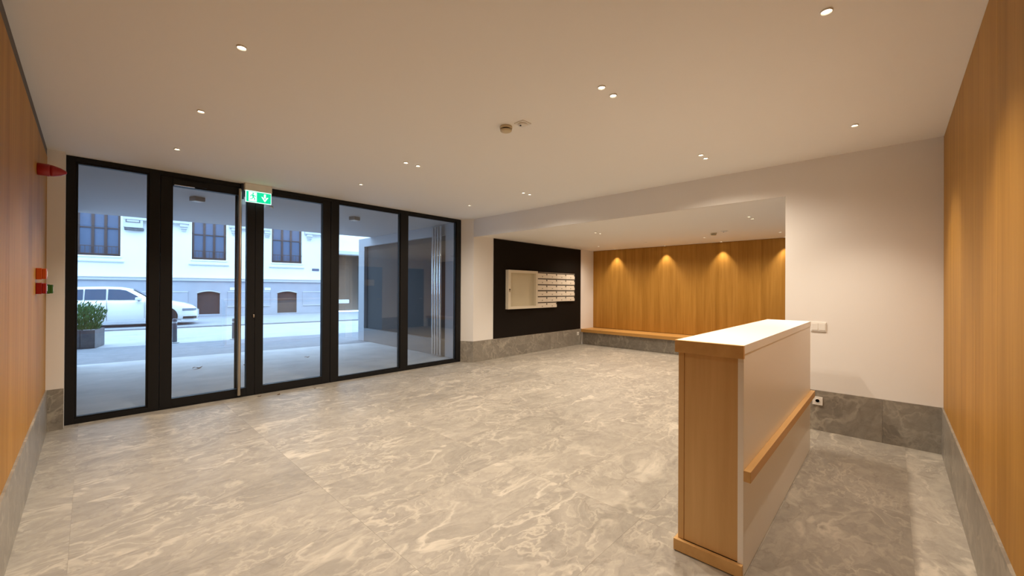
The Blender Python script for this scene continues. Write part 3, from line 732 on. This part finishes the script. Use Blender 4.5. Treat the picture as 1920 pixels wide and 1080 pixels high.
for x, hb, ht, zt in [(-3.22,.70,.60,.97), (-2.95,.74,.60,1.28), (-2.4,.77,.61,1.39), (-1.7,.78,.62,1.415), (-1.2,.78,.61,1.395), (-.92,.78,.60,1.33), (-.6,.77,.62,1.13), (-.36,.76,.70,.945)]:
    cab_st.append([(x,-hb,.90), (x,-hb+.01,.94), (x,-ht,zt-.05), (x,-ht*.85,zt), (x,0,zt+.015), (x,ht*.85,zt), (x,ht,zt-.05), (x,hb-.01,.94), (x,hb,.90)])
obj('cabin', loft(cab_st), M['car_paint'], car)
def side_y(z): return -(.775-(z-.95)*.335)-.016
def side_win(pts, nm='side_window', m='car_glass'):
    q = [(x, side_y(z), z) for x, z in pts]; mb = MB(); k = len(q)
    mb.v += q+[(x, y+.02, z) for x, y, z in q]; mb.f.append(tuple(range(k))); mb.f.append(tuple(range(2*k-1, k-1, -1)))
    for i in range(k): j = (i+1) % k; mb.f.append((i, j, k+j, k+i))
    return obj(nm, mb, M[m], car)
side_win([(-2.75,.98),(-2.1,.975),(-2.1,1.325),(-2.45,1.30)]); side_win([(-2.06,.975),(-1.55,.97),(-1.55,1.335),(-2.06,1.328)])
side_win([(-1.50,.97),(-.62,.965),(-.80,1.12),(-1.05,1.29),(-1.22,1.325),(-1.50,1.335)])
ws = MB().poly([(-.40,-.62,.975),(-.40,.62,.975),(-.90,.52,1.335),(-.90,-.52,1.335)]); ws.v = [(x+.016,y,z+.012) for x, y, z in ws.v]
obj('windscreen', ws, M['car_glass'], car)
mr = obj('mirror', MB().box((-.80,-1.02,.94),(-.62,-.84,1.05)), M['car_paint'], car, .03); obj('mirror_arm', box((-.74,-.86,.93), (-.68,-.76,.96)), M['dark_plastic'], mr)
obj('headlight', MB().prism([(.50,-.895),(.82,-.81),(.915,-.68),(.80,-.60),(.46,-.80)], .535, .625), M['lamp_glass'], car, .012)
obj('fog_vent', MB().prism([(.52,-.895),(.82,-.82),(.92,-.70),(.80,-.62),(.48,-.80)], .235, .325), M['dark_plastic'], car, .008)
obj('grille', MB().prism([(.90,-.56),(.975,-.46),(.985,.30),(.93,.34)], .26, .58), M['dark_plastic'], car, .01)
obj('grille_trim', MB().prism([(.925,-.585),(.985,-.50),(.99,-.45),(.93,-.54)], .28, .57), M['alloy'], car, .004)
obj('front_lip', MB().prism([(.45,-.86),(.86,-.76),(.96,-.5),(.96,.5),(.86,.76),(.45,.86)], .13, .20), M['car_paint'], car, .02)
obj('door_seam', box((-.56,-.8955,.30), (-.552,-.880,.93)), M['dark_plastic'], car); obj('door_seam', box((-1.52,-.8965,.25), (-1.512,-.880,.95)), M['dark_plastic'], car)
obj('sill', box((-2.25,-.895,.155), (-.40,-.80,.235)), M['moulding'], car, .01)
for wx in (0, -2.60):
    for s in (-1, 1):
        wh = obj('wheel', MB().lathe([(.20,-.10),(.29,-.105),(.313,-.085),(.313,.085),(.29,.105),(.20,.10)], (0,0,0), 'y', 32), M['tyre'], car, 0, (wx, s*.80, .313))
        obj('rim', MB().lathe([(.0001,-.03),(.06,-.04),(.19,-.01),(.21,-.0)], (0,-.10 if s < 0 else .10,0), 'y', 20), M['tyre'], wh)
        for k in range(5):
            a = 2*math.pi*k/5+.3; ca, sa = math.cos(a), math.sin(a)
            y0 = s*.115
            sp = MB(); q = [(-.03,0.02),(.03,0.02),(.02,.20),(-.02,.20)]
            pts = [(x*ca-z*sa, x*sa+z*ca) for x, z in q]
            n = 0; sp.v = [(x,y0,z) for x, z in pts]+[(x,y0-s*.02,z) for x, z in pts]; sp.f = [(0,1,2,3),(7,6,5,4),(0,4,5,1),(1,5,6,2),(2,6,7,3),(3,7,4,0)]
            obj('spoke', sp, M['alloy'], wh)
    obj('wheel_arch', MB().lathe([(.36,-.012),(.36,.02)], (wx,-.884,.335), 'y', 32), M['dark_plastic'], car)

# ================================================================ PLANTER, BOLLARDS
pr_ = math.radians(-14)
plt = thing('planter', 'dark zinc planter box with a green shrub on the pavement', 'planter', (-.16,13.74,-.004), pr_)
obj('box', MB().box((-.35,-.35,.0),(.35,-.32,.42)).box((-.35,.32,.0),(.35,.35,.42)).box((-.35,-.32,0),(-.32,.32,.42)).box((.32,-.32,0),(.35,.32,.42)).box((-.32,-.32,0),(.32,.32,.05)), M['planter'], plt)
for s in (-.23, 0, .23): obj('front_board', box((s-.105,-.362,.02), (s+.105,-.3505,.40)), M['planter'], plt, .004)
obj('gravel', box((-.32,-.32,.05), (.32,.32,.385)), M['moulding'], plt)
def shrub():
    mb = MB(); rnd = random.Random(3)
    for i in range(3400):
        a = rnd.uniform(0, 6.283); rr = .40*math.sqrt(rnd.random()); h = rnd.uniform(.0, 1)
        hmax = .64*(1-.28*(rr/.40)**2)*rnd.uniform(.85,1.06)
        p = Vector((rr*math.cos(a)*(.85+.35*h), rr*math.sin(a)*(.85+.35*h), .40+h*hmax))
        d = Vector((math.cos(a)*rnd.uniform(.1,.7), math.sin(a)*rnd.uniform(.1,.7), 1)).normalized(); sd = d.orthogonal().normalized()
        sd.rotate(Matrix.Rotation(rnd.uniform(0,6.28), 3, d)); ln, wd = rnd.uniform(.05,.10), rnd.uniform(.006,.012)
        nn = d.cross(sd)*.006
        mb.poly([p-sd*wd*.3, p+d*ln*.45-sd*wd+nn, p+d*ln, p+d*ln*.45+sd*wd+nn, p+sd*wd*.3])
    return mb
fo = obj('foliage', shrub(), M['leaf'], plt); fo['kind'] = 'stuff'
for k in range(7):
    a = k*.9; obj('stem', MB().tube([(.05*math.cos(a),.05*math.sin(a),.38),(.13*math.cos(a),.13*math.sin(a),.62),(.22*math.cos(a),.22*math.sin(a),.85)], .008, 6), M['soil'], plt)
for x, y, h, lb in ((1.505,13.28,.615,'grey street bollard in front of the parked car wheel'), (2.745,13.12,.57,'grey street bollard behind the door pull bar')):
    b = thing('bollard', lb, 'bollard', (x,y,-.004), 0, 'bollards on the pavement')
    obj('post', MB().lathe([(.050,.0),(.050,h-.03),(.046,h-.008),(.03,h),(.0001,h+.002)], seg=20), M['bollard'], b)
    obj('base_plate', MB().lathe([(.10,.0),(.10,.012),(.052,.016)], seg=20), M['moulding'], b)
    obj('reflective_band', MB().lathe([(.0508,h-.12),(.0515,h-.118),(.0515,h-.082),(.0508,h-.08)], seg=20), M['moulding'], b)
